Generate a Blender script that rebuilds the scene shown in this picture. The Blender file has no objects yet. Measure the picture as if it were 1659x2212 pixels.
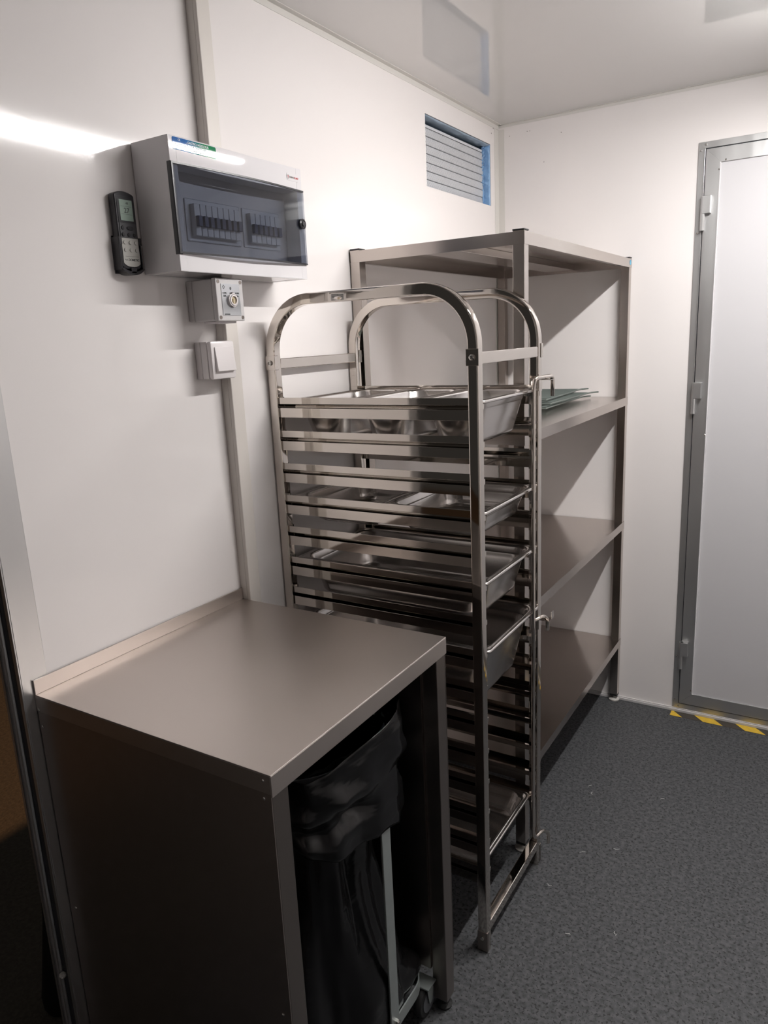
import bpy, bmesh, math, random
from mathutils import Vector, Matrix, noise
random.seed(7)
C = bpy.context.scene.collection
PI = math.pi
def R(d): return math.radians(d)

# ------------------------------------------------------------------ camera
cam = bpy.data.cameras.new('camera'); co = bpy.data.objects.new('camera', cam); C.objects.link(co)
yaw, pit, rol = 0.5588, -0.2307, -0.0469
F = Vector((-math.sin(yaw)*math.cos(pit), math.cos(yaw)*math.cos(pit), math.sin(pit)))
Rv = Vector((math.cos(yaw), math.sin(yaw), 0)); U = Rv.cross(F)
R2 = Rv*math.cos(rol)+U*math.sin(rol); U2 = -Rv*math.sin(rol)+U*math.cos(rol)
M = Matrix((R2, U2, -F)).transposed().to_4x4(); M.translation = Vector((1.1926, -2.8529, 1.4891))
co.matrix_world = M
cam.sensor_fit = 'VERTICAL'; cam.sensor_height = 36; cam.sensor_width = 27; cam.lens = 1592.88/2212*36
cam.clip_start = 0.02
bpy.context.scene.camera = co
# ------------------------------------------------------------------ light + exposure
LAMP = 312.0                       # emission of the ceiling batten's diffuser
STREET = 1250.0
w = bpy.data.worlds.new('world'); bpy.context.scene.world = w; w.use_nodes = True
w.node_tree.nodes['Background'].inputs[0].default_value = (0.03, 0.028, 0.026, 1)
w.node_tree.nodes['Background'].inputs[1].default_value = 1.1
vs = bpy.context.scene.view_settings
vs.view_transform = 'Standard'; vs.look = 'None'; vs.exposure = 0.0; vs.gamma = 1; vs.use_curve_mapping = False
sl = bpy.data.lights.new('street_light', 'SPOT'); sl.energy = STREET; sl.color = (1, 0.52, 0.23); sl.spot_size = R(100); sl.shadow_soft_size = 0.08
so = bpy.data.objects.new('street_light', sl); C.objects.link(so); so.location = (3.4, 0.4, 7.9)
so.rotation_euler = (Vector((-2.5, -0.5, -0.6))-Vector(so.location)).to_track_quat('-Z', 'Y').to_euler()

# ------------------------------------------------------------------ materials
def mat(name, col, rough=0.5, metal=0.0, spec=0.5, bump=None, emit=None, trans=0, alpha=1, coat=0, var=None, rvar=None, ior=None):
    """bump=(scale,(sx,sy,sz),strength,dist); var=(scale,amount,(stretch)); rvar=(scale,amount,(stretch))"""
    m = bpy.data.materials.new(name); m.use_nodes = True; nt = m.node_tree; b = nt.nodes['Principled BSDF']
    b.inputs['Base Color'].default_value = (*col, 1); b.inputs['Roughness'].default_value = rough
    b.inputs['Metallic'].default_value = metal; b.inputs['Specular IOR Level'].default_value = spec
    b.inputs['Coat Weight'].default_value = coat; b.inputs['Coat Roughness'].default_value = 0.05
    if ior: b.inputs['IOR'].default_value = ior
    if trans: b.inputs['Transmission Weight'].default_value = trans
    if emit: b.inputs['Emission Color'].default_value = (*emit[0], 1); b.inputs['Emission Strength'].default_value = emit[1]
    def tex(scale, st, detail=3):
        tc = nt.nodes.new('ShaderNodeTexCoord'); mp = nt.nodes.new('ShaderNodeMapping'); mp.inputs['Scale'].default_value = st
        n = nt.nodes.new('ShaderNodeTexNoise'); n.inputs['Scale'].default_value = scale; n.inputs['Detail'].default_value = detail
        nt.links.new(tc.outputs['Object'], mp.inputs[0]); nt.links.new(mp.outputs[0], n.inputs['Vector']); return n
    if bump:
        n = tex(bump[0], bump[1]); bp = nt.nodes.new('ShaderNodeBump'); bp.inputs['Strength'].default_value = bump[2]; bp.inputs['Distance'].default_value = bump[3]
        nt.links.new(n.outputs['Fac'], bp.inputs['Height']); nt.links.new(bp.outputs[0], b.inputs['Normal'])
    if var:
        n = tex(var[0], var[2]); mr = nt.nodes.new('ShaderNodeMix'); mr.data_type = 'RGBA'
        mr.inputs[6].default_value = (*[c*(1-var[1]) for c in col], 1); mr.inputs[7].default_value = (*[min(1, c*(1+var[1])) for c in col], 1)
        nt.links.new(n.outputs['Fac'], mr.inputs[0]); nt.links.new(mr.outputs[2], b.inputs['Base Color'])
    if rvar:
        n = tex(rvar[0], rvar[2]); mr = nt.nodes.new('ShaderNodeMapRange'); mr.inputs['From Min'].default_value = .3; mr.inputs['From Max'].default_value = .7
        mr.inputs['To Min'].default_value = max(.01, rough-rvar[1]); mr.inputs['To Max'].default_value = rough+rvar[1]
        nt.links.new(n.outputs['Fac'], mr.inputs['Value']); nt.links.new(mr.outputs[0], b.inputs['Roughness'])
    return m
I3 = (1, 1, 1)
WALLC = (0.80, 0.765, 0.755)
M_wall = mat('white_panel', WALLC, 0.085, spec=0.5, bump=(90, I3, 0.05, 0.0010), var=(1.5, .015, I3))
M_ceil = mat('ceiling_panel', (0.66, 0.65, 0.635), 0.035, spec=0.5, ior=1.9, bump=(90, I3, 0.010, 0.0005))
M_trimw = mat('white_trim', (0.66, 0.64, 0.61), 0.3)
M_trunk = mat('cable_duct_plastic', (0.66, 0.62, 0.58), 0.4)
M_plast = mat('white_plastic', (0.72, 0.70, 0.715), 0.03)
M_plastm = mat('grey_white_plastic', (0.55, 0.53, 0.53), 0.45)
M_plasts = mat('switch_plastic', (0.74, 0.70, 0.70), 0.3)
M_dark = mat('black_plastic', (0.022, 0.021, 0.025), 0.28)
M_dark2 = mat('charcoal_plastic', (0.05, 0.05, 0.055), 0.4)
M_rubber = mat('black_rubber', (0.012, 0.012, 0.012), 0.55)
M_lcd = mat('lcd', (0.30, 0.38, 0.33), 0.25)
M_ink = mat('dark_ink', (0.03, 0.035, 0.035), 0.5)
M_grey = mat('light_grey_plastic', (0.50, 0.49, 0.46), 0.4)
M_wht = mat('white_print', (0.8, 0.86, 0.9), 0.4)
M_red = mat('red_print', (0.65, 0.08, 0.08), 0.4)
M_gry = mat('grey_print', (0.25, 0.22, 0.22), 0.4)
M_blueg = mat('blue_film', (0.20, 0.36, 0.60), 0.35, bump=(45, I3, 0.9, 0.006))
M_bluer = mat('grey_blue_film', (0.30, 0.38, 0.47), 0.5, bump=(30, I3, 0.5, 0.004))
M_grill = mat('grille_metal', (0.60, 0.61, 0.64), 0.4)
M_alu = mat('brushed_aluminium', (0.60, 0.60, 0.60), 0.34, metal=0.9, bump=(40, (8, 8, 0.4), .05, .0004), rvar=(6, .05, (4, 4, .5)))
M_gasket = mat('gasket', (0.03, 0.032, 0.04), 0.4)
M_leaf = mat('door_panel_white', (0.58, 0.57, 0.585), 0.3)
M_ss = mat('stainless_polished', (0.66, 0.61, 0.56), 0.055, metal=1, rvar=(3, .02, I3), bump=(18, (1, 1, 1), .03, .002), var=(9, .07, I3))
M_ssp = mat('stainless_pan', (0.64, 0.61, 0.59), 0.20, metal=1, rvar=(3, .04, I3), bump=(10, I3, .03, .002))
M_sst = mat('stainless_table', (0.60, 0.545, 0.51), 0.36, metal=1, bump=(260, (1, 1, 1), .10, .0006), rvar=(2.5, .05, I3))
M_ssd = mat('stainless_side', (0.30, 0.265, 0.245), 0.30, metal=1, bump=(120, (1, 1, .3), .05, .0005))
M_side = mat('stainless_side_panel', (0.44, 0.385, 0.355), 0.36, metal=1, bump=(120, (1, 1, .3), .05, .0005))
M_ssh = mat('stainless_shelf', (0.52, 0.47, 0.435), 0.20, metal=1, rvar=(3, .05, I3), bump=(60, (.5, 1, 1), .04, .0005), var=(5, .05, I3))
M_zinc = mat('zinc_plated_steel', (0.40, 0.44, 0.43), 0.42, metal=0.7, var=(30, .1, I3))
M_bolt = mat('bolt_steel', (0.65, 0.63, 0.6), 0.22, metal=1)
M_wire = mat('green_grey_coated_wire', (0.20, 0.235, 0.22), 0.4, metal=0.5)
M_yel = mat('yellow_tape', (0.62, 0.40, 0.03), 0.5, var=(60, .25, I3))
M_blk = mat('black_tape', (0.045, 0.038, 0.03), 0.5)
M_bag = mat('black_bin_bag_film', (0.005, 0.005, 0.0055), 0.21, spec=0.4, bump=(11, (.6, .6, 1.5), .55, .014))
M_caster = mat('caster_grey', (0.10, 0.105, 0.115), 0.45)
M_lint = mat('lint', (0.6, 0.6, 0.58), 0.8)
M_emit = mat('lamp_diffuser', (0.9, 0.9, 0.9), 0.4, emit=((1.0, 0.975, 0.955), LAMP))
M_foot = mat('plastic_foot', (0.5, 0.48, 0.45), 0.5)
M_brk = mat('breaker_grey', (0.55, 0.55, 0.57), 0.4)
M_navy = mat('breaker_lever', (0.02, 0.03, 0.09), 0.4)
M_sock = mat('ivory_core', (0.50, 0.42, 0.28), 0.4)
# smoked window
M_smoke = bpy.data.materials.new('smoked_polycarbonate'); M_smoke.use_nodes = True
nt = M_smoke.node_tree; nt.nodes.clear()
o_ = nt.nodes.new('ShaderNodeOutputMaterial'); mx = nt.nodes.new('ShaderNodeMixShader'); gl = nt.nodes.new('ShaderNodeBsdfGlossy'); tr = nt.nodes.new('ShaderNodeBsdfTransparent'); fr = nt.nodes.new('ShaderNodeFresnel')
gl.inputs['Roughness'].default_value = 0.04; tr.inputs['Color'].default_value = (0.60, 0.62, 0.66, 1); fr.inputs[0].default_value = 1.56
ge = nt.nodes.new('ShaderNodeNewGeometry'); mm = nt.nodes.new('ShaderNodeMath'); mm.operation = 'SUBTRACT'; mm.use_clamp = True; nt.links.new(fr.outputs[0], mm.inputs[0]); nt.links.new(ge.outputs['Backfacing'], mm.inputs[1]); nt.links.new(mm.outputs[0], mx.inputs[0]); nt.links.new(tr.outputs[0], mx.inputs[1]); nt.links.new(gl.outputs[0], mx.inputs[2]); nt.links.new(mx.outputs[0], o_.inputs[0])
# speckled vinyl floor
def floor_mat():
    m = bpy.data.materials.new('speckled_vinyl'); m.use_nodes = True; nt = m.node_tree; b = nt.nodes['Principled BSDF']
    tc = nt.nodes.new('ShaderNodeTexCoord')
    n1 = nt.nodes.new('ShaderNodeTexNoise'); n1.inputs['Scale'].default_value = 85; n1.inputs['Detail'].default_value = 4
    n2 = nt.nodes.new('ShaderNodeTexNoise'); n2.inputs['Scale'].default_value = 145; n2.inputs['Detail'].default_value = 2
    n3 = nt.nodes.new('ShaderNodeTexVoronoi'); n3.inputs['Scale'].default_value = 210
    for n in (n1, n2, n3): nt.links.new(tc.outputs['Object'], n.inputs['Vector'])
    r1 = nt.nodes.new('ShaderNodeValToRGB'); r1.color_ramp.elements[0].position = .36; r1.color_ramp.elements[0].color = (.045, .047, .050, 1)
    r1.color_ramp.elements[1].position = .64; r1.color_ramp.elements[1].color = (.088, .090, .095, 1)
    nt.links.new(n1.outputs['Fac'], r1.inputs[0])
    r2 = nt.nodes.new('ShaderNodeValToRGB'); r2.color_ramp.elements[0].position = .385; r2.color_ramp.elements[0].color = (1, 1, 1, 1)
    r2.color_ramp.elements[1].position = .425; r2.color_ramp.elements[1].color = (0, 0, 0, 1)
    nt.links.new(n2.outputs['Fac'], r2.inputs[0])
    mx = nt.nodes.new('ShaderNodeMix'); mx.data_type = 'RGBA'; mx.inputs[7].default_value = (.018, .0185, .020, 1)
    nt.links.new(r2.outputs[0], mx.inputs[0]); nt.links.new(r1.outputs[0], mx.inputs[6])
    r3 = nt.nodes.new('ShaderNodeValToRGB'); r3.color_ramp.elements[0].position = .07; r3.color_ramp.elements[0].color = (.5, .5, .5, 1)
    r3.color_ramp.elements[1].position = .12; r3.color_ramp.elements[1].color = (0, 0, 0, 1)
    nt.links.new(n3.outputs['Distance'], r3.inputs[0])
    m2 = nt.nodes.new('ShaderNodeMix'); m2.data_type = 'RGBA'; m2.inputs[7].default_value = (.12, .125, .13, 1)
    nt.links.new(r3.outputs[0], m2.inputs[0]); nt.links.new(mx.outputs[2], m2.inputs[6]); nt.links.new(m2.outputs[2], b.inputs['Base Color'])
    b.inputs['Roughness'].default_value = .55; b.inputs['Specular IOR Level'].default_value = .35
    bp = nt.nodes.new('ShaderNodeBump'); bp.inputs['Strength'].default_value = .3; bp.inputs['Distance'].default_value = .001
    nt.links.new(n1.outputs['Fac'], bp.inputs['Height']); nt.links.new(bp.outputs[0], b.inputs['Normal'])
    return m
M_floor = floor_mat()
M_ground = mat('asphalt', (0.13, 0.115, 0.095), 0.9, bump=(70, I3, .8, .01), var=(60, .45, I3))

# ------------------------------------------------------------------ mesh helpers
base = {}
class MB:
    def __init__(s): s.bm = bmesh.new()
    def box(s, x0, x1, y0, y1, z0, z1, bev=0, m=None):
        vs = [s.bm.verts.new(p) for p in ((x0,y0,z0),(x1,y0,z0),(x1,y1,z0),(x0,y1,z0),(x0,y0,z1),(x1,y0,z1),(x1,y1,z1),(x0,y1,z1))]
        fs = [s.bm.faces.new([vs[i] for i in f]) for f in ((0,3,2,1),(4,5,6,7),(0,1,5,4),(1,2,6,5),(2,3,7,6),(3,0,4,7))]
        if bev:
            ed = list({e for f in fs for e in f.edges})
            r = bmesh.ops.bevel(s.bm, geom=ed, offset=bev, segments=2, profile=.5, affect='EDGES'); vs = list({v for f in r['faces'] for v in f.verts} | {v for v in vs if v.is_valid})
        if m is not None:
            for v in vs: v.co = m @ v.co
        return s
    def tube(s, pts, r, n=8, closed=False, cap=True):
        pts = [Vector(p) for p in pts]; rings = []; N = len(pts); up = None
        for i, p in enumerate(pts):
            if closed: d = (pts[(i+1) % N]-pts[i-1])
            else: d = (pts[min(i+1, N-1)]-pts[max(i-1, 0)])
            d.normalize()
            if up is None: up = Vector((0, 0, 1)) if abs(d.z) < .9 else Vector((1, 0, 0))
            a = up-d*up.dot(d); a.normalize(); b = d.cross(a); up = a
            rr = r[i] if isinstance(r, (list, tuple)) else r
            rings.append([s.bm.verts.new(p+a*math.cos(2*PI*k/n)*rr+b*math.sin(2*PI*k/n)*rr) for k in range(n)])
        for i in range(N if closed else N-1):
            A, B = rings[i], rings[(i+1) % N]
            for k in range(n): s.bm.faces.new((A[k], A[(k+1) % n], B[(k+1) % n], B[k]))
        if cap and not closed:
            s.bm.faces.new(rings[0][::-1]); s.bm.faces.new(rings[-1])
        return s
    def sweep(s, pts, prof, side):
        """sweep a closed 2D profile (a along 'side', b along in-plane normal) along pts"""
        pts = [Vector(p) for p in pts]; side = Vector(side); rings = []; N = len(pts)
        for i, p in enumerate(pts):
            d = (pts[min(i+1, N-1)]-pts[max(i-1, 0)]).normalized(); nn = side.cross(d).normalized()
            rings.append([s.bm.verts.new(p+side*a+nn*b) for a, b in prof])
        n = len(prof)
        for i in range(N-1):
            for k in range(n): s.bm.faces.new((rings[i][k], rings[i][(k+1) % n], rings[i+1][(k+1) % n], rings[i+1][k]))
        s.bm.faces.new(rings[0][::-1]); s.bm.faces.new(rings[-1]); return s
    def lathe(s, prof, origin, axis='Z', n=20):
        o = Vector(origin); rings = []
        for r, h in prof:
            ring = []
            for k in range(n):
                a = 2*PI*k/n; c, q = math.cos(a)*r, math.sin(a)*r
                v = {'Z': (c, q, h), 'X': (h, c, q), 'Y': (q, h, c)}[axis]
                ring.append(s.bm.verts.new(o+Vector(v)))
            rings.append(ring)
        for A, B in zip(rings, rings[1:]):
            for k in range(n): s.bm.faces.new((A[k], A[(k+1) % n], B[(k+1) % n], B[k]))
        s.bm.faces.new(rings[0][::-1]); s.bm.faces.new(rings[-1]); return s
    def poly(s, pts, thick):
        """extrude polygon by vector"""
        a = [s.bm.verts.new(p) for p in pts]; t = Vector(thick); b = [s.bm.verts.new(Vector(p)+t) for p in pts]; n = len(pts)
        s.bm.faces.new(a[::-1]); s.bm.faces.new(b)
        for k in range(n): s.bm.faces.new((a[k], a[(k+1) % n], b[(k+1) % n], b[k]))
        return s
    def build(s, name, m, parent=None, bev=0, smooth=False, local=False):
        bmesh.ops.recalc_face_normals(s.bm, faces=s.bm.faces)
        me = bpy.data.meshes.new(name); 
        if parent is not None and not local:
            b = base[parent.name]
            for v in s.bm.verts: v.co -= b
        s.bm.to_mesh(me); s.bm.free(); o = bpy.data.objects.new(name, me); C.objects.link(o)
        if parent is not None: o.parent = parent; base[o.name] = base[parent.name]
        else: base[o.name] = Vector((0, 0, 0))
        me.materials.append(m)
        if bev:
            bm = o.modifiers.new('b', 'BEVEL'); bm.width = bev; bm.segments = 2; bm.limit_method = 'ANGLE'; bm.angle_limit = R(40); bm.harden_normals = bool(smooth)
        if smooth:
            me.polygons.foreach_set('use_smooth', [True]*len(me.polygons))
            if smooth != 'all':
                try: me.set_sharp_from_angle(angle=R(35))
                except Exception: pass
            if smooth == 'w':
                wn = o.modifiers.new('w', 'WEIGHTED_NORMAL'); wn.keep_sharp = True
        return o
def tag(o, label, cat, group=None, kind=None):
    o['label'] = label; o['category'] = cat
    if group: o['group'] = group
    if kind: o['kind'] = kind
    return o
def thing(name, label, cat, loc=(0, 0, 0), group=None):
    o = bpy.data.objects.new(name, None); C.objects.link(o); o.location = loc; o.empty_display_size = .05
    base[o.name] = Vector(loc); return tag(o, label, cat, group)
def struct(o): o['kind'] = 'structure'; return o
def text(body, size, origin, udir, vdir, m, parent, name='lettering', depth=.0004, align='LEFT', bold=0):
    cu = bpy.data.curves.new('t', 'FONT'); cu.body = body; cu.size = size; cu.extrude = depth; cu.align_x = align; cu.offset = bold
    to = bpy.data.objects.new('t', cu); C.objects.link(to); bpy.context.view_layer.update()
    me = bpy.data.meshes.new_from_object(to.evaluated_get(bpy.context.evaluated_depsgraph_get())); bpy.data.objects.remove(to); bpy.data.curves.remove(cu)
    u = Vector(udir).normalized(); v = Vector(vdir).normalized(); n = u.cross(v); b = base[parent.name] if parent else Vector((0, 0, 0))
    for vv in me.vertices: c = vv.co.copy(); vv.co = Vector(origin)+u*c.x+v*c.y+n*c.z-b
    me.name = name; me.materials.clear(); me.materials.append(m)
    o = bpy.data.objects.new(name, me); C.objects.link(o); o.parent = parent; base[o.name] = b; return o
def arc(cx, cz, r, a0, a1, n=10): return [(cx+r*math.cos(a0+(a1-a0)*i/n), cz+r*math.sin(a0+(a1-a0)*i/n)) for i in range(n+1)]

# ------------------------------------------------------------------ room shell
H = 2.2535; XR = 2.35; YR = -4.4; TH = 0.05
JY = -2.129; JY2 = -2.179; OPEN = -3.25; OH = 2.05
VY0, VY1, VZ0, VZ1 = -.5921, -.0766, 1.9601, 2.175
b = MB(); b.box(0, XR, YR, 0, -.06, 0); struct(b.build('floor', M_floor))
b = MB(); b.box(-TH, XR+TH, YR-TH, TH, H, H+.06); struct(b.build('ceiling', M_ceil))
b = MB()
b.box(-TH, 0, JY2+.002, VY0, -.06, H); b.box(-TH, 0, VY1, TH, -.06, H); b.box(-TH, 0, VY0, VY1, -.06, VZ0); b.box(-TH, 0, VY0, VY1, VZ1, H)
b.box(-TH, 0, YR, OPEN, -.06, H); b.box(-TH, 0, OPEN, JY2, OH, H)
struct(b.build('wall_left', M_wall))
b = MB(); b.box(0, XR+TH, 0, TH, -.06, H); struct(b.build('wall_back', M_wall))
b = MB(); b.box(XR, XR+TH, YR, 0, -.06, H); struct(b.build('wall_right', M_wall))
b = MB(); b.box(-TH, XR+TH, YR-TH, YR, -.06, H); struct(b.build('wall_front', M_wall))
# corner and ceiling angle strips
b = MB(); b.box(0, .024, -.0012, 0, .017, H-.0165); b.box(0, .0012, -.040, -.0012, .017, H-.0165); struct(b.build('trim_1', M_trimw))
b = MB(); b.box(0, .0015, -2.9, 0, H-.016, H); b.box(0, .016, -2.9, 0, H-.0015, H); struct(b.build('trim_2', M_trimw))
b = MB(); b.box(0, 1.9, -.0015, 0, H-.010, H); b.box(0, 1.9, -.010, 0, H-.0015, H); struct(b.build('trim_3', M_trimw))
b = MB()
for (x, y, z) in ((.002, -.068, 2.215), (.002, -.05, 2.235), (.002, -.30, 2.245), (.002, -.62, 2.246)): b.lathe([(.0025, 0), (.001, .0015)], (0, y, z), 'X', 6)
for (x, z) in ((.045, 2.21), (.115, 2.215), (.125, 2.215), (.245, 2.19), (.18, 2.10), (.10, 1.6)): b.lathe([(.0018, 0), (.001, -.0012)], (x, 0, z), 'Y', 6)
struct(b.build('trim_4', M_gry))
# opening frame in the left wall
b = MB(); b.box(-.002, .0025, JY2, JY, 0, OH+.05); b.box(-.007, .0025, JY2-.003, JY2, 0, OH); b.box(-.002, .0025, OPEN-.05, JY, OH, OH+.05); b.box(-.002, .0025, OPEN-.05, OPEN, 0, OH)
fr = struct(b.build('trim_5', M_alu, bev=.0008))
b = MB(); b.box(-.040, -.007, JY2, JY2+.004, 0, OH); gk = b.build('gasket', M_gasket, fr)
b = MB(); b.tube([(-.029, JY2-.002, 0), (-.029, JY2-.002, OH)], .0045, 8); b.box(-.052, -.0455, JY2-.004, JY2+.01, -.06, OH); b.build('ridge', M_alu, fr, smooth=True)
b = MB(); b.lathe([(.006, 0), (.007, .004), (.004, .008)], (-.018, JY2-.006, .30), 'Z', 12); b.build('cover_cap', M_grey, fr)
# baseboard under the back wall
b = MB(); b.box(.0, XR, -.012, 0, 0, .010); b.box(0, XR, -.007, 0, .0101, .0138); struct(b.build('baseboard_back', M_plastm, bev=.001))

# ------------------------------------------------------------------ door in the back wall
D = thing('door_1', 'white metal-framed door with grey hinges at the right', 'door', (.719, 0, 0)); D['kind'] = 'structure'
x0, x1, z0, z1 = .719, 1.56, .014, 2.0766
def ring(b, xa, xb, za, zb, wd, y0, y1):
    b.poly([(xa, y0, za), (xb, y0, za), (xb-wd, y0, za+wd), (xa+wd, y0, za+wd)], (0, y1-y0, 0))
    b.poly([(xa, y0, zb), (xa+wd, y0, zb-wd), (xb-wd, y0, zb-wd), (xb, y0, zb)], (0, y1-y0, 0))
    b.poly([(xa, y0, za), (xa+wd, y0, za+wd), (xa+wd, y0, zb-wd), (xa, y0, zb)], (0, y1-y0, 0))
    b.poly([(xb, y0, za), (xb, y0, zb), (xb-wd, y0, zb-wd), (xb-wd, y0, za+wd)], (0, y1-y0, 0))
b = MB(); ring(b, x0, x1, z0, z1, .0205, 0, -.005)
for s in (x0+.0195,): b.box(s, s+.002, -.009, 0, z0+.02, z1-.02)
b.build('frame', M_alu, D, bev=.0006)
b = MB(); b.box(x0+.02, x1-.02, -.0015, 0, z0+.02, z1-.02); b.build('seal', M_gasket, D)
b = MB(); ring(b, x0+.0245, x1-.0245, z0+.024, z1-.024, .046, -.0015, -.008); b.build('leaf_frame', M_alu, D, bev=.0006)
b = MB(); b.box(x0+.069, x1-.069, -.0035, -.0015, z0+.069, z1-.069); b.build('leaf_panel', M_leaf, D)
b = MB(); b.box(x0+.0690, x0+.0725, -.010, -.0035, z0+.07, z1-.07); b.build('glazing_bead', M_plast, D)
for zz in (1.905, 1.287, .300):
    b = MB(); b.box(.7415, .768, -.030, -.008, zz-.056, zz, bev=.001); b.tube([(.7435, -.022, zz-.11), (.7435, -.022, zz)], .0075, 10); b.box(.7385, .7485, -.026, -.004, zz-.11, zz-.056, bev=.001)
    b.build('hinge', M_alu, D)
b = MB()
for (x, z) in ((.727, 2.05), (.742, 2.068), (.786, 1.985), (.805, 2.012), (.727, 1.79), (.727, .235), (.727, .05), (.742, .024), (.786, .10), (.786, 1.1)): b.lathe([(.003, -.005), (.003, -.0095), (.001, -.0105)], (x, 0, z), 'Y', 8)
b.build('rivets', M_bolt, D)
# hazard tape
hz = thing('hazard_tape', 'yellow and black striped warning tape stuck to the floor in front of the door', 'tape', (.72, -.03, 0))
b = MB(); b.box(.719, 1.55, -.052, -.013, .0002, .0008); b.build('tape_strip', M_blk, hz)
b = MB()
for i in range(6):
    a = .657+.146*i
    pts = [(a, -.013), (a+.070, -.013), (a+.108, -.052), (a+.038, -.052)]
    if i == 0: pts = [(.719, -.013), (.727, -.013), (.765, -.052), (.719, -.052)]
    if i == 5: continue
    b.poly([(p[0], p[1], .0008) for p in pts], (0, 0, .0003))
b.build('yellow_stripes', M_yel, hz)

# ------------------------------------------------------------------ ceiling batten lamp
L = thing('ceiling_lamp', 'long linear batten lamp on the ceiling', 'lamp', (1.15, -1.1, H))
b = MB(); b.box(1.104, 1.163, -1.52, -.41, H-.050, H, bev=.003); b.build('housing', M_plast, L)
b = MB(); b.box(1.120, 1.148, -1.515, -.415, H-.0578, H-.050, bev=.002); b.build('diffuser', M_emit, L, smooth=True)

# ------------------------------------------------------------------ vent opening in the left wall
V = thing('air_vent', 'pale louvred air vent set in a blue-lined opening high in the left wall', 'vent', (0, -.33, VZ0))
b = MB(); b.box(-.09, -.030, VY0-.03, -.0795, VZ0-.03, VZ1-.018); b.build('grille_frame', M_grill, V, bev=.002)
b = MB(); yl, yr = VY0, -.085
for r_ in range(7):
    zt = VZ1-.030-r_*.0262
    for k in range(78):
        y = yl+.0066*k
        if y > yr-.004: break
        m = Matrix.Translation((-.030, y, zt)) @ Matrix.Rotation(R(24), 4, 'X')
        b.box(0, .0035, 0, .0042, -.0235, 0, m=m)
    b.box(-.0305, -.0285, yl, yr, zt-.0255, zt-.0235)
b.box(-.0305, -.0265, yl, yr, VZ1-.026, VZ1-.018); b.box(-.0305, -.0265, yr-.0035, yr+.003, VZ0-.02, VZ1-.018)
b.build('louvre', M_grill, V)
b = MB(); b.box(-.0304, -.0299, yl, yr, VZ0-.02, VZ1-.03); b.build('louvre_gap_shade', mat('louvre_shade', (.10, .105, .115), .6), V)  # dark sheet added to stand in for the shade between the fins
b = MB(); b.box(-.1001, -.0990, VY0-.03, VY1+.03, VZ0-.03, VZ1+.01); b.box(-.0990, -.050, VY1+.001, VY1+.002, VZ0, VZ1+.01); b.box(-.099, -.050, VY0-.03, VY1+.03, VZ1, VZ1+.001); b.build('duct_liner', M_bluer, V)
for r_ in range(7):
    zt = VZ1-.030-r_*.0262; b = MB()
    for k in range(78):
        y = yl+.0066*k+.0032
        if y > yr-.006: break
        b.box(-.0302, -.0296, y-.001, y+.0016, zt-.0275, zt-.0245)
    b.build('slot_shade_row', M_gasket, V)  # dark blocks on the solid grille, painting the shade inside the slots
b = MB()
for k in range(75): b.box(-.0302, -.0288, yl+.0066*k+.0022, yl+.0066*k+.0048, VZ1-.031, VZ1-.0245)
b.build('slot_shade_row', M_gasket, V)  # top row of the same painted slot shade
def film(pts_u, f, name, m):
    bm = bmesh.new(); n = 40; rows = []
    for i in range(n+1):
        rows.append([bm.verts.new(f(i/n, j/6)) for j in range(7)])
    for i in range(n):
        for j in range(6): bm.faces.new((rows[i][j], rows[i+1][j], rows[i+1][j+1], rows[i][j+1]))
    o = MB(); o.bm.free(); o.bm = bm; oo = o.build(name, m, V, smooth='all')
    sd = oo.modifiers.new('s', 'SOLIDIFY'); sd.thickness = .0008; return oo
def wob(u, v, s, k): return k*noise.noise(Vector((u*9+s, v*2.5, s)))
film(0, lambda u, v: (-.002-.045*v, VY1-.002-abs(wob(u, v, 3, .014))*math.sin(PI*v)-.003*v, VZ0+(VZ1-VZ0)*u), 'side_lining', M_blueg)
film(0, lambda u, v: (-.002-.045*v, VY0+(VY1-VY0)*u, VZ1-.002-abs(wob(u, v, 8, .010))*math.sin(PI*v)), 'top_lining', M_bluer)
film(0, lambda u, v: (-.026-.004*v+.014*math.sin(PI*v)*abs(noise.noise(Vector((u*26, v, 1)))), VY1-.004-.012*v-abs(wob(u*2.3, v*2, 5, .016)), VZ0+(VZ1-VZ0)*u), 'loose_film', M_blueg)
b = MB(); b.box(-.047, -.002, VY0, VY1, VZ0-.002, VZ0+.0005); b.box(-.047, -.002, VY0-.001, VY0+.0005, VZ0, VZ1); b.build('sill_lining', M_bluer, V)

# ------------------------------------------------------------------ cable duct
for (za, zb, lab) in ((1.8725, H-.002, 'cream plastic cable duct rising from the fuse box to the ceiling'), (.70, 1.6318, 'cream plastic cable duct running down from the fuse box past the light switch')):
    b = MB(); b.box(.0003, .020, -1.6105, -1.574, za, zb, bev=.001); d_ = tag(b.build('cable_duct', M_trunk), lab, 'cable duct')
    b = MB(); b.box(.020, .0305, -1.6112, -1.5733, za, zb, bev=.002); b.build('duct_cover', M_trunk, d_)

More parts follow.
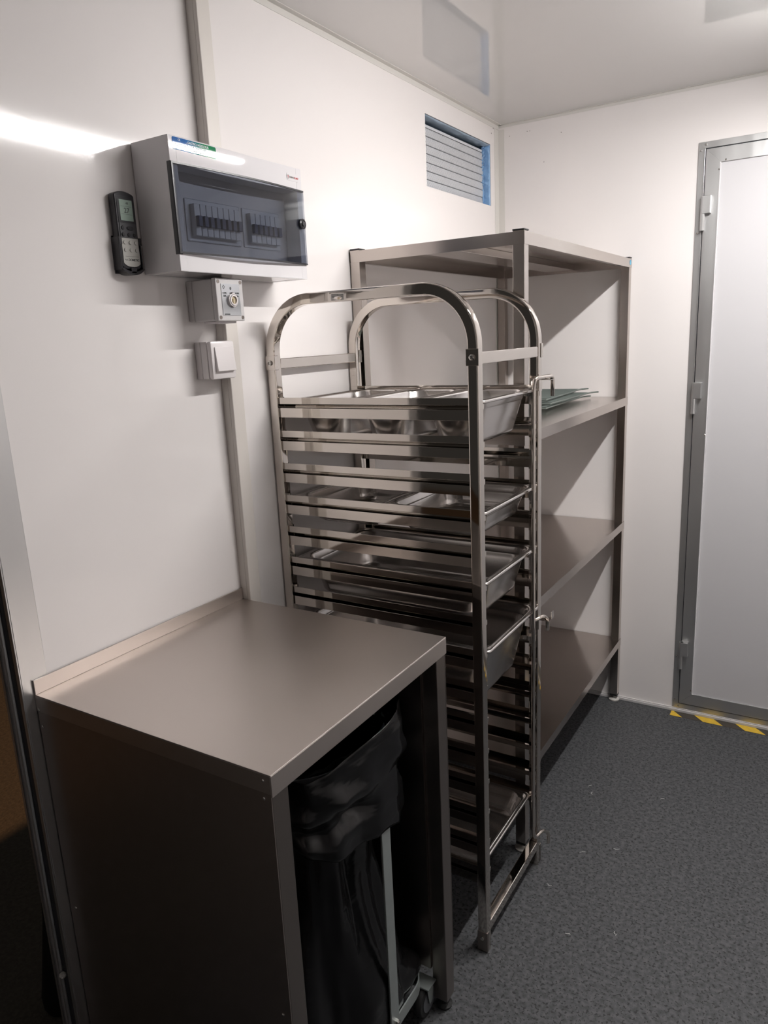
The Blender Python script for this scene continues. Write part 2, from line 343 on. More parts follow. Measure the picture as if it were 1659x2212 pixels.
# ------------------------------------------------------------------ fuse box
by0, by1, bz0, bz1, bd = -1.7961, -1.3999, 1.6323, 1.8715, .103
FB = thing('fuse_box', 'white wall-mounted fuse box with smoked transparent cover', 'fuse box', (0, -1.6, bz0))
b = MB(); b.box(.0005, .005, by0+.002, by1-.002, bz0+.002, bz1-.002, bev=.001)
for (ya, yb, za, zb) in ((by0, by0+.018, bz0, bz1), (by1-.018, by1, bz0, bz1), (by0+.018, by1-.018, bz0, bz0+.035), (by0+.018, by1-.018, bz1-.05, bz1)): b.box(.004, bd, ya, yb, za, zb)
bmesh.ops.remove_doubles(b.bm, verts=b.bm.verts, dist=.0001)
b.build('housing', M_plast, FB, bev=.004, smooth=True)
wz0, wz1 = bz0+.033, bz1-.048
b = MB(); b.box(.060, .064, by0+.018, by1-.018, wz0-.002, wz1+.002); pl = b.build('inner_plate', M_plastm, FB)
for (ya, n_) in ((by0+.075, 8), (by0+.24, 6)):
    b = MB(); b.box(.064, .0665, ya-.012, ya+n_*.0165+.012, 1.695, 1.775, bev=.002); b.build('breaker_slot', M_brk, FB)
    for k in range(n_):
        b = MB(); b.box(.066, .078, ya+k*.0165+.0008, ya+(k+1)*.0165-.0008, 1.705, 1.765, bev=.001); br = b.build('circuit_breaker', M_brk, FB)
        b = MB(); b.box(.078, .086, ya+k*.0165+.003, ya+(k+1)*.0165-.003, 1.722, 1.742, bev=.001); b.build('lever', M_navy, br)
# curved smoked cover
wy0, wy1 = by0-.0012, by1+.0005
b = MB(); n = 14; A, B_ = [], []
bm = b.bm; rows = []
for i in range(n+1):
    t = i/n; y = wy0+(wy1-wy0)*t; x = bd+.0035+.010*math.sin(PI*t)
    rows.append([bm.verts.new((x, y, wz0)), bm.verts.new((x, y, wz1)), bm.verts.new((x-.0022, y, wz1)), bm.verts.new((x-.0022, y, wz0))])
for i in range(n):
    for k in range(4): bm.faces.new((rows[i][k], rows[i][(k+1) % 4], rows[i+1][(k+1) % 4], rows[i+1][k]))
bm.faces.new(rows[0][::-1]); bm.faces.new(rows[-1])
cv = b.build('cover', M_smoke, FB, smooth=True)
b = MB()
for i in range(n):
    t0, t1 = i/n, (i+1)/n
    for zz in (wz0, wz1):
        xa, xb_ = bd+.0005+.010*math.sin(PI*t0), bd+.0005+.010*math.sin(PI*t1)
        ya, yb = wy0+(wy1-wy0)*t0, wy0+(wy1-wy0)*t1
        b.poly([(xa+.0036, ya, zz-.0016), (xb_+.0036, yb, zz-.0016), (xb_+.0036, yb, zz+.0016), (xa+.0036, ya, zz+.0016)], (-.0035-.009*0, 0, 0))
b.box(bd, bd+.004, wy0, wy0+.003, wz0, wz1); b.build('cover_edge', M_dark, cv)
b = MB(); b.box(bd-.008, bd+.002, wy0-.0005, wy0+.009, wz0-.003, wz1+.003, bev=.001); b.build('cover_hinge', M_dark2, FB)
b = MB(); b.lathe([(.011, 0), (.0115, .006), (.008, .008), (.0075, .0065), (.006, .0065), (.005, .009)], (bd+.004, by1-.016, 1.752), 'X', 20); b.build('cover_knob', M_dark, FB, smooth=True)
# sticker, logo
stx = bd+.0004
def rrect(u0, u1, v0, v1, r, n=5):
    p = []
    for cx, cy, a in ((u1-r, v1-r, 0), (u0+r, v1-r, PI/2), (u0+r, v0+r, PI), (u1-r, v0+r, 1.5*PI)):
        p += [(cx+r*math.cos(a+PI/2*i/n), cy+r*math.sin(a+PI/2*i/n)) for i in range(n+1)]
    return p
sy0_, sy1_, sz0_, sz1_ = by0+.010, by0+.124, bz1-.0235, bz1-.0020
M_stk = bpy.data.materials.new('blue_green_label'); M_stk.use_nodes = True; nt = M_stk.node_tree; pb = nt.nodes['Principled BSDF']
tc = nt.nodes.new('ShaderNodeTexCoord'); sp = nt.nodes.new('ShaderNodeSeparateXYZ'); cr = nt.nodes.new('ShaderNodeValToRGB')
nt.links.new(tc.outputs['Generated'], sp.inputs[0]); nt.links.new(sp.outputs['Y'], cr.inputs[0]); nt.links.new(cr.outputs[0], pb.inputs['Base Color'])
cr.color_ramp.elements[0].position = .3; cr.color_ramp.elements[0].color = (.03, .13, .38, 1); cr.color_ramp.elements[1].position = .7; cr.color_ramp.elements[1].color = (.01, .20, .08, 1); pb.inputs['Roughness'].default_value = .02
b = MB(); b.poly([(stx, u, v) for u, v in rrect(sy0_, sy1_, sz0_, sz1_, .003)], (.0004, 0, 0)); stk = b.build('service_sticker', M_stk, FB)
ox = stx+.0006
text('gastro', .0105, (ox, sy0_+.006, sz0_+.0065), (0, 1, 0), (0, 0, 1), M_wht, stk)
text('CE', .005, (ox, sy0_+.014, sz1_-.0055), (0, 1, 0), (0, 0, 1), M_wht, stk)
text('GASTRO HOOLDUS', .0062, (ox, sy0_+.038, sz1_-.0068), (0, 1, 0), (0, 0, 1), M_wht, stk)
text('Tel: 58 828 860', .0062, (ox, sy0_+.047, sz0_+.0085), (0, 1, 0), (0, 0, 1), M_wht, stk)
text('www.gastro.ee', .0052, (ox, sy0_+.052, sz0_+.0028), (0, 1, 0), (0, 0, 1), M_wht, stk)
b = MB(); b.tube([(ox, sy0_+.034+.004*math.cos(a), sz0_+.009+.007*math.sin(a)) for a in [R(-80+20*i) for i in range(9)]], .0004, 5); b.build('logo_arc', M_wht, stk)
ly0, ly1, lz = -1.4485, -1.4085, bz1-.022
b = MB(); b.poly([(stx-.0002, u, v) for u, v in rrect(ly0-.004, ly1+.001, lz-.0075, lz+.0085, .005)], (.0005, 0, 0)); bdg = b.build('maker_badge', M_plast, FB)
text('T', .0075, (ox, ly0-.0015, lz-.003), (0, 1, 0), (0, 0, 1), M_red, bdg)
text('TERMO', .0055, (ox, ly0+.005, lz-.0022), (0, 1, 0), (0, 0, 1), M_gry, bdg); text('PLAST', .0055, (ox, ly0+.0225, lz-.0022), (0, 1, 0), (0, 0, 1), M_red, bdg)
b = MB(); b.tube([(ox, ly0+.0005+.0042*math.cos(a), lz-.0002+.0045*math.sin(a)) for a in [R(30*i) for i in range(12)]], .0003, 5, closed=True); b.build('badge_ring', M_gry, bdg)

# ------------------------------------------------------------------ rotary switch box
ry0, ry1, rz0, rz1, rd = -1.6902, -1.6097, 1.540, 1.6255, .0869
RS = thing('rotary_switch_box', 'small grey box with round key-like selector and silver faceplate under the fuse box', 'switch box', (0, -1.65, rz0))
b = MB(); b.box(.0175, rd-.012, ry0+.001, ry1-.001, rz0+.001, rz1-.001); b.box(.0005, .0175, ry0+.001, -1.6125, rz0+.001, rz1-.001); b.build('housing', M_plastm, RS, bev=.003, smooth=True)
b = MB(); b.box(rd-.012, rd, ry0, ry1, rz0, rz1, bev=.002); b.build('lid', M_plastm, RS)
b = MB(); b.box(.03, .07, ry0+.015, ry1-.01, rz0-.004, rz0); b.build('gland_plate', M_plasts, RS)
for (yy, zz) in ((ry0+.007, rz0+.007), (ry1-.007, rz0+.007), (ry0+.007, rz1-.007), (ry1-.007, rz1-.007)):
    b = MB(); b.lathe([(.004, .0), (.004, .0006), (.003, .0006), (.003, .0003)], (rd, yy, zz), 'X', 12); b.build('lid_screw', M_ssd, RS)
M_face = mat('silver_faceplate', (0.62, 0.64, 0.67), .22, metal=.8)
b = MB(); b.box(rd, rd+.0012, ry0+.014, ry1-.012, rz0+.011, rz1-.011); fp = b.build('faceplate', M_face, RS)
cy_, cz_ = (ry0+ry1)/2+.003, (rz0+rz1)/2-.001
b = MB(); b.lathe([(.0134, 0), (.0134, .005), (.0116, .006), (.0116, .003), (.0104, .003), (.0104, .007), (.0080, .007), (.0080, .001)], (rd+.001, cy_, cz_), 'X', 28); kn = b.build('selector', M_plasts, RS, smooth=True)
b = MB(); b.lathe([(.0078, 0), (.0078, .003), (.006, .004)], (rd+.001, cy_, cz_), 'X', 18); b.box(rd+.003, rd+.0075, cy_-.0028, cy_+.0028, cz_-.008, cz_+.003, bev=.001); b.build('selector_core', M_sock, kn)
fx = rd+.0014
for (yy, zz, h) in ((cy_, cz_+.0145, .0014), (cy_, cz_-.0128, .0020)):
    b = MB(); b.box(fx, fx+.004, yy-.002, yy+.002, zz-h, zz+h); b.build('pointer_mark', M_gry, fp)
text('0', .0085, (fx, cy_-.004, rz1-.023), (0, 1, 0), (0, 0, 1), M_ink, fp)
b = MB(); dy, dz = ry0+.021, rz1-.0175
b.tube([(fx, dy-.003, dz), (fx, dy, dz+.004), (fx, dy+.003, dz), (fx, dy, dz-.004)], .0005, 4, closed=True); b.build('diamond_mark', M_ink, fp)
text('1-FAS', .0048, (fx, ry0+.0165, rz1-.031), (0, 1, 0), (0, 0, 1), M_ink, fp); text('32A', .0050, (fx, ry0+.0185, rz1-.037), (0, 1, 0), (0, 0, 1), M_ink, fp)
text('3-FAS', .0048, (fx, ry1-.0265, rz1-.031), (0, 1, 0), (0, 0, 1), M_ink, fp); text('32A', .0050, (fx, ry1-.0245, rz1-.037), (0, 1, 0), (0, 0, 1), M_ink, fp)
b = MB(); b.box(fx, fx+.0002, ry0+.018, ry0+.034, rz0+.0125, rz0+.0145); b.build('small_print', M_ink, fp)

# ------------------------------------------------------------------ light switch
LS = thing('light_switch', 'white surface-mounted rocker light switch on the left wall', 'light switch', (0, -1.645, 1.42))
b = MB(); b.box(.0175, .0362, -1.682, -1.612, 1.421, 1.4995); b.box(.0005, .0175, -1.682, -1.6125, 1.421, 1.4995); b.build('back_box', M_plasts, LS, bev=.002, smooth=True)
b = MB(); b.box(.0362, .050, -1.683, -1.611, 1.420, 1.5005, bev=.005); b.build('cover', M_plasts, LS, smooth=True)
b = MB(); b.poly([(.050, -1.674, 1.436), (.058, -1.674, 1.437), (.052, -1.674, 1.488), (.050, -1.674, 1.488)], (0, .056, 0)); b.build('rocker', M_plasts, LS, bev=.002)

# ------------------------------------------------------------------ remote control in its wall holder
RC = thing('remote_control', 'black air-conditioner remote control held in a wall clip beside the fuse box', 'remote control', (0, -1.84, 1.63))
ra, rb_ = -1.8635, -1.8165; zt, zb = 1.779, 1.636
def yzpoly(b, pts, xa, xb): return b.poly([(xa, y, z) for y, z in pts], (xb-xa, 0, 0))
def shape(y0, y1, z0, z1, rb2, crown=.006, n=8):
    p = [(y0+(y1-y0)*i/n, z1-crown*(abs(2*i/n-1)**2.2)) for i in range(n+1)][::-1]
    q = [(y0+(y1-y0)*i/n, z0+rb2*(abs(2*i/n-1)**3)) for i in range(n+1)]
    return q+p
b = MB(); yzpoly(b, shape(ra, rb_, zb+.002, zt, .006), .0025, .0195); b.build('body', M_dark, RC, bev=.003, smooth=True)
b = MB(); yzpoly(b, shape(ra+.004, rb_-.003, 1.722, zt-.009, 0, .001), .0195, .0203); dp = b.build('display_surround', M_dark, RC, bev=.0004)
b = MB(); b.box(.0203, .0206, ra+.0095, rb_-.008, 1.7265, 1.7635); sc = b.build('screen', M_lcd, RC)
text('27', .0125, (.0208, ra+.0185, 1.7405), (0, 1, 0), (0, 0, 1), M_ink, sc, depth=.0001); text('48', .006, (.0208, ra+.024, 1.7555), (0, 1, 0), (0, 0, 1), M_ink, sc, depth=.0001)
b = MB(); b.box(.0206, .0208, ra+.012, rb_-.010, 1.7517, 1.7520); b.box(.0206, .0208, ra+.012, rb_-.010, 1.7378, 1.7381); b.build('screen_line', M_ink, sc)
b = MB(); b.box(.0195, .0203, ra+.005, rb_-.003, 1.696, 1.7225, bev=.0003); b.build('keypad_upper', M_dark2, RC)
b = MB(); yzpoly(b, shape(ra+.005, rb_-.003, zb+.008, 1.6955, .006, 0), .0195, .0204); b.build('keypad_lower', M_grey, RC)
for (yy, zz, m_, wd) in ((ra+.0105, 1.7135, M_dark, .0032), (ra+.028, 1.7135, M_dark, .008), (ra+.0105, 1.7015, M_dark, .0032), (ra+.0235, 1.7015, M_dark, .0032), (ra+.0365, 1.7015, M_dark, .0032),
                         (ra+.0115, 1.6875, M_grey, .0033), (ra+.0245, 1.6875, M_grey, .0033), (ra+.0375, 1.6875, M_grey, .0033), (ra+.0115, 1.674, M_grey, .0033), (ra+.0245, 1.674, M_grey, .0033), (ra+.0375, 1.674, M_grey, .0033)):
    b = MB(); yzpoly(b, [(yy+wd*math.cos(a), zz+.0036*math.sin(a)) for a in [2*PI*i/14 for i in range(14)]], .0203, .0222); b.build('button', m_, RC, bev=.0006)
b = MB(); b.box(.0204, .0206, ra+.010, rb_-.006, 1.6625, 1.6629); b.build('divider_line', M_ink, RC)
text('DOMETIC', .0056, (.0206, ra+.0165, 1.6545), (0, 1, 0), (0, 0, 1), M_ink, RC, depth=.0001, bold=.0001)
b = MB(); b.tube([(.0206, ra+.008+.0011*i, 1.656+.0016*math.sin(i*1.9)) for i in range(7)], .0003, 4); b.build('logo_mark', M_ink, RC)
HC = tag(None or bpy.data.objects.new('wall_clip', None), 'black plastic wall clip gripping the lower half of the remote control', 'holder'); C.objects.link(HC); HC.location = (0, -1.84, 1.62); base[HC.name] = Vector(HC.location)
b = MB(); b.box(.0002, .0023, ra-.002, rb_+.002, 1.632, 1.70); b.box(.0, .021, ra-.0028, ra-.0004, 1.638, 1.697, bev=.0005); b.box(0, .021, rb_+.0004, rb_+.0028, 1.638, 1.697, bev=.0005)
pts = [(ra-.0028, 1.640)]+[(ra-.0028+(rb_-ra+.0056)*i/10, 1.640-.011*(1-abs(2*i/10-1)**2.5)) for i in range(11)]+[(rb_+.0028, 1.640)]
pin = [(ra, 1.6425)]+[(ra+(rb_-ra)*i/10, 1.6425-.0065*(1-abs(2*i/10-1)**2.5)) for i in range(11)]
for i in range(10):
    b.poly([(0, pts[i+1][0], pts[i+1][1]), (0, pts[i+2][0], pts[i+2][1]), (0, pin[i+2][0], pin[i+2][1]-.001), (0, pin[i+1][0], pin[i+1][1]-.001)], (.024, 0, 0))
b.box(.0212, .023, ra-.0028, ra+.004, 1.6835, 1.697, bev=.0005); b.box(.0212, .023, rb_-.003, rb_+.0028, 1.6835, 1.697, bev=.0005); b.box(.0212, .024, -1.846, -1.833, 1.632, 1.642, bev=.0005)
b.build('clip_body', M_dark, HC)

# ------------------------------------------------------------------ work table
ax0, ax1, ay0, ay1, ah = .003, .5503, -2.1601, -1.6118, .8971
TB = thing('work_table', 'stainless steel work table with open front and closed sides', 'table', (.28, -1.89, 0))
b = MB(); lip = .036; t_ = .0016
b.box(ax0, ax1, ay0, ay1, ah-t_, ah); b.box(ax1-t_, ax1, ay0, ay1, ah-lip, ah-t_); b.box(ax0, ax1-t_, ay0, ay0+t_, ah-lip+.004, ah-t_); b.box(ax0, ax1-t_, ay1-t_, ay1, ah-lip, ah-t_)
b.box(ax0, ax0+.004, ay0, ay1, ah, ah+.0275)
b.build('worktop', M_sst, TB, bev=.0009)
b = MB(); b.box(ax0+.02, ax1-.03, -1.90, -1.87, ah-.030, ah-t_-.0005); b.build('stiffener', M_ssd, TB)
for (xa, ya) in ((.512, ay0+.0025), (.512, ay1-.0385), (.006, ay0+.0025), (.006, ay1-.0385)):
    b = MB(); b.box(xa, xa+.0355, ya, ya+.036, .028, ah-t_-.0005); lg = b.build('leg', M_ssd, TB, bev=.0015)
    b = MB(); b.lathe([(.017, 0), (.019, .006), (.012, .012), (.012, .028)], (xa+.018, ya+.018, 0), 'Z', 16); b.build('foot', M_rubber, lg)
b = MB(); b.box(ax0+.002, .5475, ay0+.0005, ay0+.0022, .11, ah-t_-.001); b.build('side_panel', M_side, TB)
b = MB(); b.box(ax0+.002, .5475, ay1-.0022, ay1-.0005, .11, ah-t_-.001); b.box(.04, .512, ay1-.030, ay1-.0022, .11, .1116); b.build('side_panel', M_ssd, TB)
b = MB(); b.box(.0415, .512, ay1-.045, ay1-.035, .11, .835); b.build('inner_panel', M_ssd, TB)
for (x, z, y) in ((.5353, .8857, ay0), (.5341, .8560, ay0+.0005), (.0105, .8690, ay0), (.0135, .8372, ay0+.0005), (.022, .4556, ay0+.0005), (.5312, .4754, ay0+.0005)):
    b = MB(); b.lathe([(.003, 0), (.0028, -.001), (.0012, -.0018)], (x, y, z), 'Y', 10); b.build('rivet', M_bolt, TB)

# ------------------------------------------------------------------ bin bag stand
BS = thing('bin_bag_stand', 'wheeled zinc bag stand with flat uprights under the work table', 'bin stand', (.32, -1.85, 0))
hx0, hx1, hy0, hy1 = .12, .508, -2.045, -1.650
def hoop(b, x0, x1, y0, y1, z0, z1, r, th):
    po = rrect(x0, x1, y0, y1, r, 8); pi_ = rrect(x0+th, x1-th, y0+th, y1-th, max(r-th, .002), 8); n = len(po); bm = b.bm
    rs = [[bm.verts.new((p[0], p[1], z)) for p in q] for q, z in ((po, z0), (po, z1), (pi_, z1), (pi_, z0))]
    for a in range(4):
        for k in range(n): bm.faces.new((rs[a][k], rs[a][(k+1) % n], rs[(a+1) % 4][(k+1) % n], rs[(a+1) % 4][k]))
b = MB(); hoop(b, hx0, hx1, hy0, hy1, .082, .112, .07, .003); b.build('base_hoop', M_zinc, BS, smooth=True)
b = MB(); b.box(hx0+.01, hx1-.004, -1.86, -1.83, .080, .0835); b.box(.30, .33, hy0+.004, hy1-.004, .079, .082); b.build('base_cross', M_zinc, BS)
for (xa, ya) in ((.509, -1.828), (hx0-.004, -1.828)):
    b = MB(); b.box(xa, xa+.004, ya, ya+.030, .055, .74); up_ = b.build('upright', M_zinc, BS, bev=.0008)
    b = MB(); b.lathe([(.0075, 0), (.0075, .006), (.004, .008)], (xa+.004, ya+.015, .115), 'X', 6); b.build('bolt', M_bolt, up_)
b = MB(); hoop(b, .145, .490, -2.000, -1.690, .735, .755, .10, .003); b.build('bag_hoop', M_zinc, BS, smooth=True)
for (wx, wy) in ((.480, -1.675), (.480, -2.015), (.15, -1.675), (.15, -2.015)):
    b = MB(); b.lathe([(.028, -.010), (.037, -.009), (.040, -.004), (.040, .004), (.037, .009), (.028, .010)], (wx+.022, wy+.004, .040), 'X', 28); wh = b.build('caster_wheel', M_rubber, BS, smooth=True)
    b = MB(); b.lathe([(.027, -.0115), (.027, .0115)], (wx+.022, wy+.004, .040), 'X', 24); b.lathe([(.009, .0115), (.007, .015)], (wx+.022, wy+.004, .04), 'X', 12); b.build('hub', M_caster, wh, smooth=True)
    b = MB(); b.box(wx, wx+.042, wy-.014, wy+.022, .0805, .084)
    for sx in (-.0145, .0145): b.poly([(wx+.022+sx, wy-.012, .082), (wx+.022+sx, wy+.016, .082), (wx+.022+sx, wy+.010, .038), (wx+.022+sx, wy-.002, .034)], (.0016, 0, 0))
    b.build('caster_fork', M_zinc, BS)

# the bag: liner body and folded-over cuff
def superel(a, n_, hx, hy): 
    c, s = math.cos(a), math.sin(a); return hx*math.copysign(abs(c)**(2/n_), c), hy*math.copysign(abs(s)**(2/n_), s)
def loft(levels, N, fn, name, m, parent, close=False):
    bm = bmesh.new(); rings = []
    for j, lv in enumerate(levels): rings.append([bm.verts.new(fn(2*PI*k/N, lv, j)) for k in range(N)])
    for A, B_ in zip(rings, rings[1:]):
        for k in range(N): bm.faces.new((A[k], A[(k+1) % N], B_[(k+1) % N], B_[k]))
    if close: bm.faces.new(rings[-1])
    o = MB(); o.bm.free(); o.bm = bm; return o.build(name, m, parent, smooth='all')
BG = thing('bin_bag', 'black plastic bin bag hanging in the stand under the work table', 'bin bag', (.32, -1.85, .12))
bcx, bcy = .315, -1.845
def bagf(a, t, j):
    z = .765-(.765-.092)*t
    hx = .180-.030*math.sin(min(1, t*1.2)*PI)-.0*t; hy = .166-.035*math.sin(min(1, t*1.2)*PI)
    if t > .96: hx *= .75; hy *= .75
    x, y = superel(a, 2.6, hx, hy)
    f = noise.noise(Vector((math.cos(a)*2.2, math.sin(a)*2.2, z*3.0)))*.022+noise.noise(Vector((math.cos(a)*6, math.sin(a)*6, z*5+4)))*.010
    f += .006*math.sin(a*7+z*9)
    d = Vector((math.cos(a), math.sin(a)))
    tail = math.exp(-((a-R(42))/.30)**2)*math.exp(-((z-.135)/.035)**2)*.075
    x = bcx+x+d.x*(f+tail*.55); y = bcy+y+d.y*(f+tail)
    return Vector((min(x, .5065), max(min(y, -1.662 if tail < .01 else -1.650), -2.035), z))
loft([i/48 for i in range(49)], 120, bagf, 'bag_body', M_bag, BG, True)
def cufff(a, t, j):
    # from inner rim up over hoop and down outside with slanting hem
    hem = .565-.075*math.sin(a)+.012*math.sin(3*a+1)
    top = .772+.030*max(0, math.cos(a-R(35)))**3
    if t < .1: z = top-.02+.2*t; k = .97+.3*t
    else:
        q = (t-.1)/.9; z = top+(hem-top)*q; k = 1.0+.02*math.sin(q*PI)-.05*q
    x, y = superel(a, 3.4, .200*k, .183*k)
    f = noise.noise(Vector((math.cos(a)*3, math.sin(a)*3, z*6+9)))*.012+noise.noise(Vector((math.cos(a)*5+z*9, math.sin(a)*5, z*9+2)))*.005
    # diagonal swags
    f += .006*math.sin(z*42+a*4.5)*max(0, math.sin((z-.45)*9))+.0035*math.sin(z*95+a*9)*max(0, math.sin((z-.5)*11))
    pinch = -.016*math.exp(-((z-.655)/.02)**2)+.010*math.exp(-((z-.70)/.025)**2)
    f += pinch*(1 if math.cos(a) > 0 else .3)
    x = bcx+x+math.cos(a)*f; y = bcy+y+math.sin(a)*f
    if math.cos(a) > 0 and abs(y+1.813) < .05 and x > .47: x = max(x, .5165)
    return Vector((x, min(y, -1.6585), z))
cf = loft([i/44 for i in range(45)], 160, cufff, 'bag_cuff', M_bag, BG)
sd = cf.modifiers.new('s', 'SOLIDIFY'); sd.thickness = .0006

# ------------------------------------------------------------------ stainless shelving unit
sx0, sx1, sy0, sy1 = .004, .5098, -1.066, -.003
SH = thing('shelving_unit', 'tall four-tier stainless steel shelving unit in the far corner', 'shelves', (.25, -.53, 0))
pw = .030; st = 1.7326
for (xa, ya) in ((sx0, sy0), (sx1-pw, sy0), (sx0, sy1-pw), (sx1-pw, sy1-pw)):
    b = MB(); b.box(xa, xa+pw, ya, ya+pw, .030, st-.004); po = b.build('post', M_ssh, SH, bev=.0012)
    b = MB(); b.box(xa-.0005, xa+pw+.0005, ya-.0005, ya+pw+.0005, st-.0035, st, bev=.0008); b.build('end_cap', M_rubber, po)
    b = MB(); b.lathe([(.020, 0), (.0215, .005), (.016, .009), (.006, .011), (.006, .022)], (xa+pw/2, ya+pw/2, 0), 'Z', 18); b.build('foot', M_foot, po)
    b = MB(); b.box(xa+.0005, xa+pw-.0005, ya+.0005, ya+pw-.0005, .022, .030); b.build('foot_insert', M_rubber, po)
for i, zz in enumerate((st-.006, 1.2355, .755, .267)):
    b = MB(); e = .001; lh = .030
    b.box(sx0-e+.001, sx1+e, sy0-e, sy1, zz-.0015, zz)
    b.box(sx1+e-.0015, sx1+e, sy0-e, sy1, zz-lh, zz-.0015); b.box(sx0, sx0+.0015, sy0-e, sy1, zz-lh, zz-.0015)
    b.box(sx0, sx1+e-.0015, sy0-e, sy0-e+.0015, zz-lh, zz-.0015); b.box(sx0, sx1+e-.0015, sy1-.0015, sy1, zz-lh, zz-.0015)
    b.box(sx1-.014, sx1+e-.0015, sy0+pw, sy1-pw, zz-lh, zz-lh+.0012); b.box(sx0+.0015, sx0+.014, sy0+pw, sy1-pw, zz-lh, zz-lh+.0012)
    s_ = b.build('shelf', M_ssh, SH)
    b = MB(); b.box(sx0+.20, sx0+.30, sy0+.003, sy1-.003, zz-.022, zz-.0018); b.build('stiffener', M_ssh, s_, bev=.001)
M_dot = mat('blue_green_dot', (.05, .35, .55), .3, var=(120, .6, I3))
b = MB(); b.lathe([(.009, 0), (.009, .0006)], (sx1+.0012, sy1-.020, st-.019), 'X', 20); b.build('round_sticker', M_dot, SH)

# ------------------------------------------------------------------ wire racks on the second shelf
def wire_rack():
    t = thing('wire_rack', '', 'wire rack', (0, 0, 0), 'wire racks stacked on the shelf')
    W_, L_ = .32, .40
    b = MB(); b.tube([(W_, 0, 0), (W_, L_, 0), (0, L_, 0), (0, 0, 0)], .0028, 8, closed=True); b.tube([(W_*.33, 0, -.0045), (W_*.33, L_, -.0045)], .0025, 6); b.tube([(W_*.67, 0, -.0045), (W_*.67, L_, -.0045)], .0025, 6)
    b.build('rim', M_wire, t, local=True)
    b = MB(); k = .008
    while k < L_-.004: b.tube([(-.002, k, .0038), (W_+.003, k, .0038)], .0013, 5); k += .0105
    b.build('wires', M_wire, t, local=True)
    for sx in (.0, W_): 
        b = MB(); b.tube([(sx, L_-.03, .001), (sx+.004, L_+.02, .001), (sx+.022, L_+.055, .0005)], .003, 8); b.build('hook', M_wire, t, local=True)
    return t
RK = [('topmost wire rack of the stack on the second shelf, shifted furthest back', 1.2355+.0335, .045, -.505, R(2)),
      ('second wire rack of the stack on the shelf, just under the topmost one', 1.2355+.0210, .060, -.490, R(-1)),
      ('lowest wire rack of the stack, resting directly on the second shelf', 1.2355+.0085, .055, -.530, R(1))]
for i, (lab, z, x, y, rz) in enumerate(RK):
    if i == 0: t0 = t = wire_rack()
    else:
        t = t0.copy(); C.objects.link(t)
        for ch in list(t0.children): c = ch.copy(); C.objects.link(c); c.parent = t
    t['label'] = lab; t.location = (x, y, z); t.rotation_euler = (0, 0, rz)

# ------------------------------------------------------------------ pan trolley
tx, ty, tL, tW = .0039, -1.454, .5553, .3783
TR = thing('pan_trolley', 'tall stainless steel gastronorm pan trolley with two arched tube frames', 'trolley', (tx, ty, 0))
q_ = .025; TOP = 1.5985; Rr = .130
ch = .0035; h_ = q_/2
prof = [(-h_+ch, -h_), (h_-ch, -h_), (h_-ch*.3, -h_+ch*.3), (h_, -h_+ch), (h_, h_-ch), (h_-ch*.3, h_-ch*.3), (h_-ch, h_), (-h_+ch, h_), (-h_+ch*.3, h_-ch*.3), (-h_, h_-ch), (-h_, -h_+ch), (-h_+ch*.3, -h_+ch*.3)]
def arch_pts(y):
    rc = Rr-h_; a = [(h_, 0.0), (h_, .7), (h_, TOP-Rr)]
    a += arc(Rr, TOP-Rr, rc, PI, PI/2, 14)[1:]
    a += arc(tL-Rr, TOP-Rr, rc, PI/2, 0, 14)
    a += [(tL-h_, .7), (tL-h_, 0.0)]
    return [(tx+u, y, z) for u, z in a]
for y in (ty+h_, ty+tW-h_):
    b = MB(); b.sweep(arch_pts(y), prof, (0, 1, 0)); ar = b.build('arch_frame', M_ss, TR, smooth='w')
    sgn = -1 if y < ty+.1 else 1; yo = y+sgn*h_
    for u in (h_, tL-h_):
        b = MB(); b.box(tx+u-.0145, tx+u+.0145, min(yo-sgn*.012, yo+sgn*.0016), max(yo-sgn*.012, yo+sgn*.0016), 1.427, 1.461, bev=.0008)
        b.build('joint_bracket', M_ss, TR)
        b = MB(); b.lathe([(.0065, 0), (.0062, sgn*.003), (.0035, sgn*.0045), (.003, sgn*.002)], (tx+u, yo+sgn*.0016, 1.444), 'Y', 14); b.build('bolt', M_bolt, TR, smooth=True)
        b = MB(); b.box(tx+u-.0135, tx+u+.0135, min(yo-sgn*.010, yo+sgn*.0012), max(yo-sgn*.010, yo+sgn*.0012), .004, .058, bev=.0008); b.build('foot_sleeve', M_ssd, TR)
        b = MB(); b.lathe([(.005, 0), (.0045, sgn*.003)], (tx+u, yo+sgn*.0012, .040), 'Y', 10); b.build('bolt', M_bolt, TR)
for u in (0, tL-q_):
    b = MB(); b.box(tx+u+.002, tx+u+q_-.002, ty+q_, ty+tW-q_, 1.429, 1.454); b.build('crossbar', M_ss, TR, bev=.0015)
    b = MB(); b.box(tx+u+.001, tx+u+q_-.001, ty+q_, ty+tW-q_, .050, .076); b.build('bottom_rail', M_ss, TR, bev=.002)
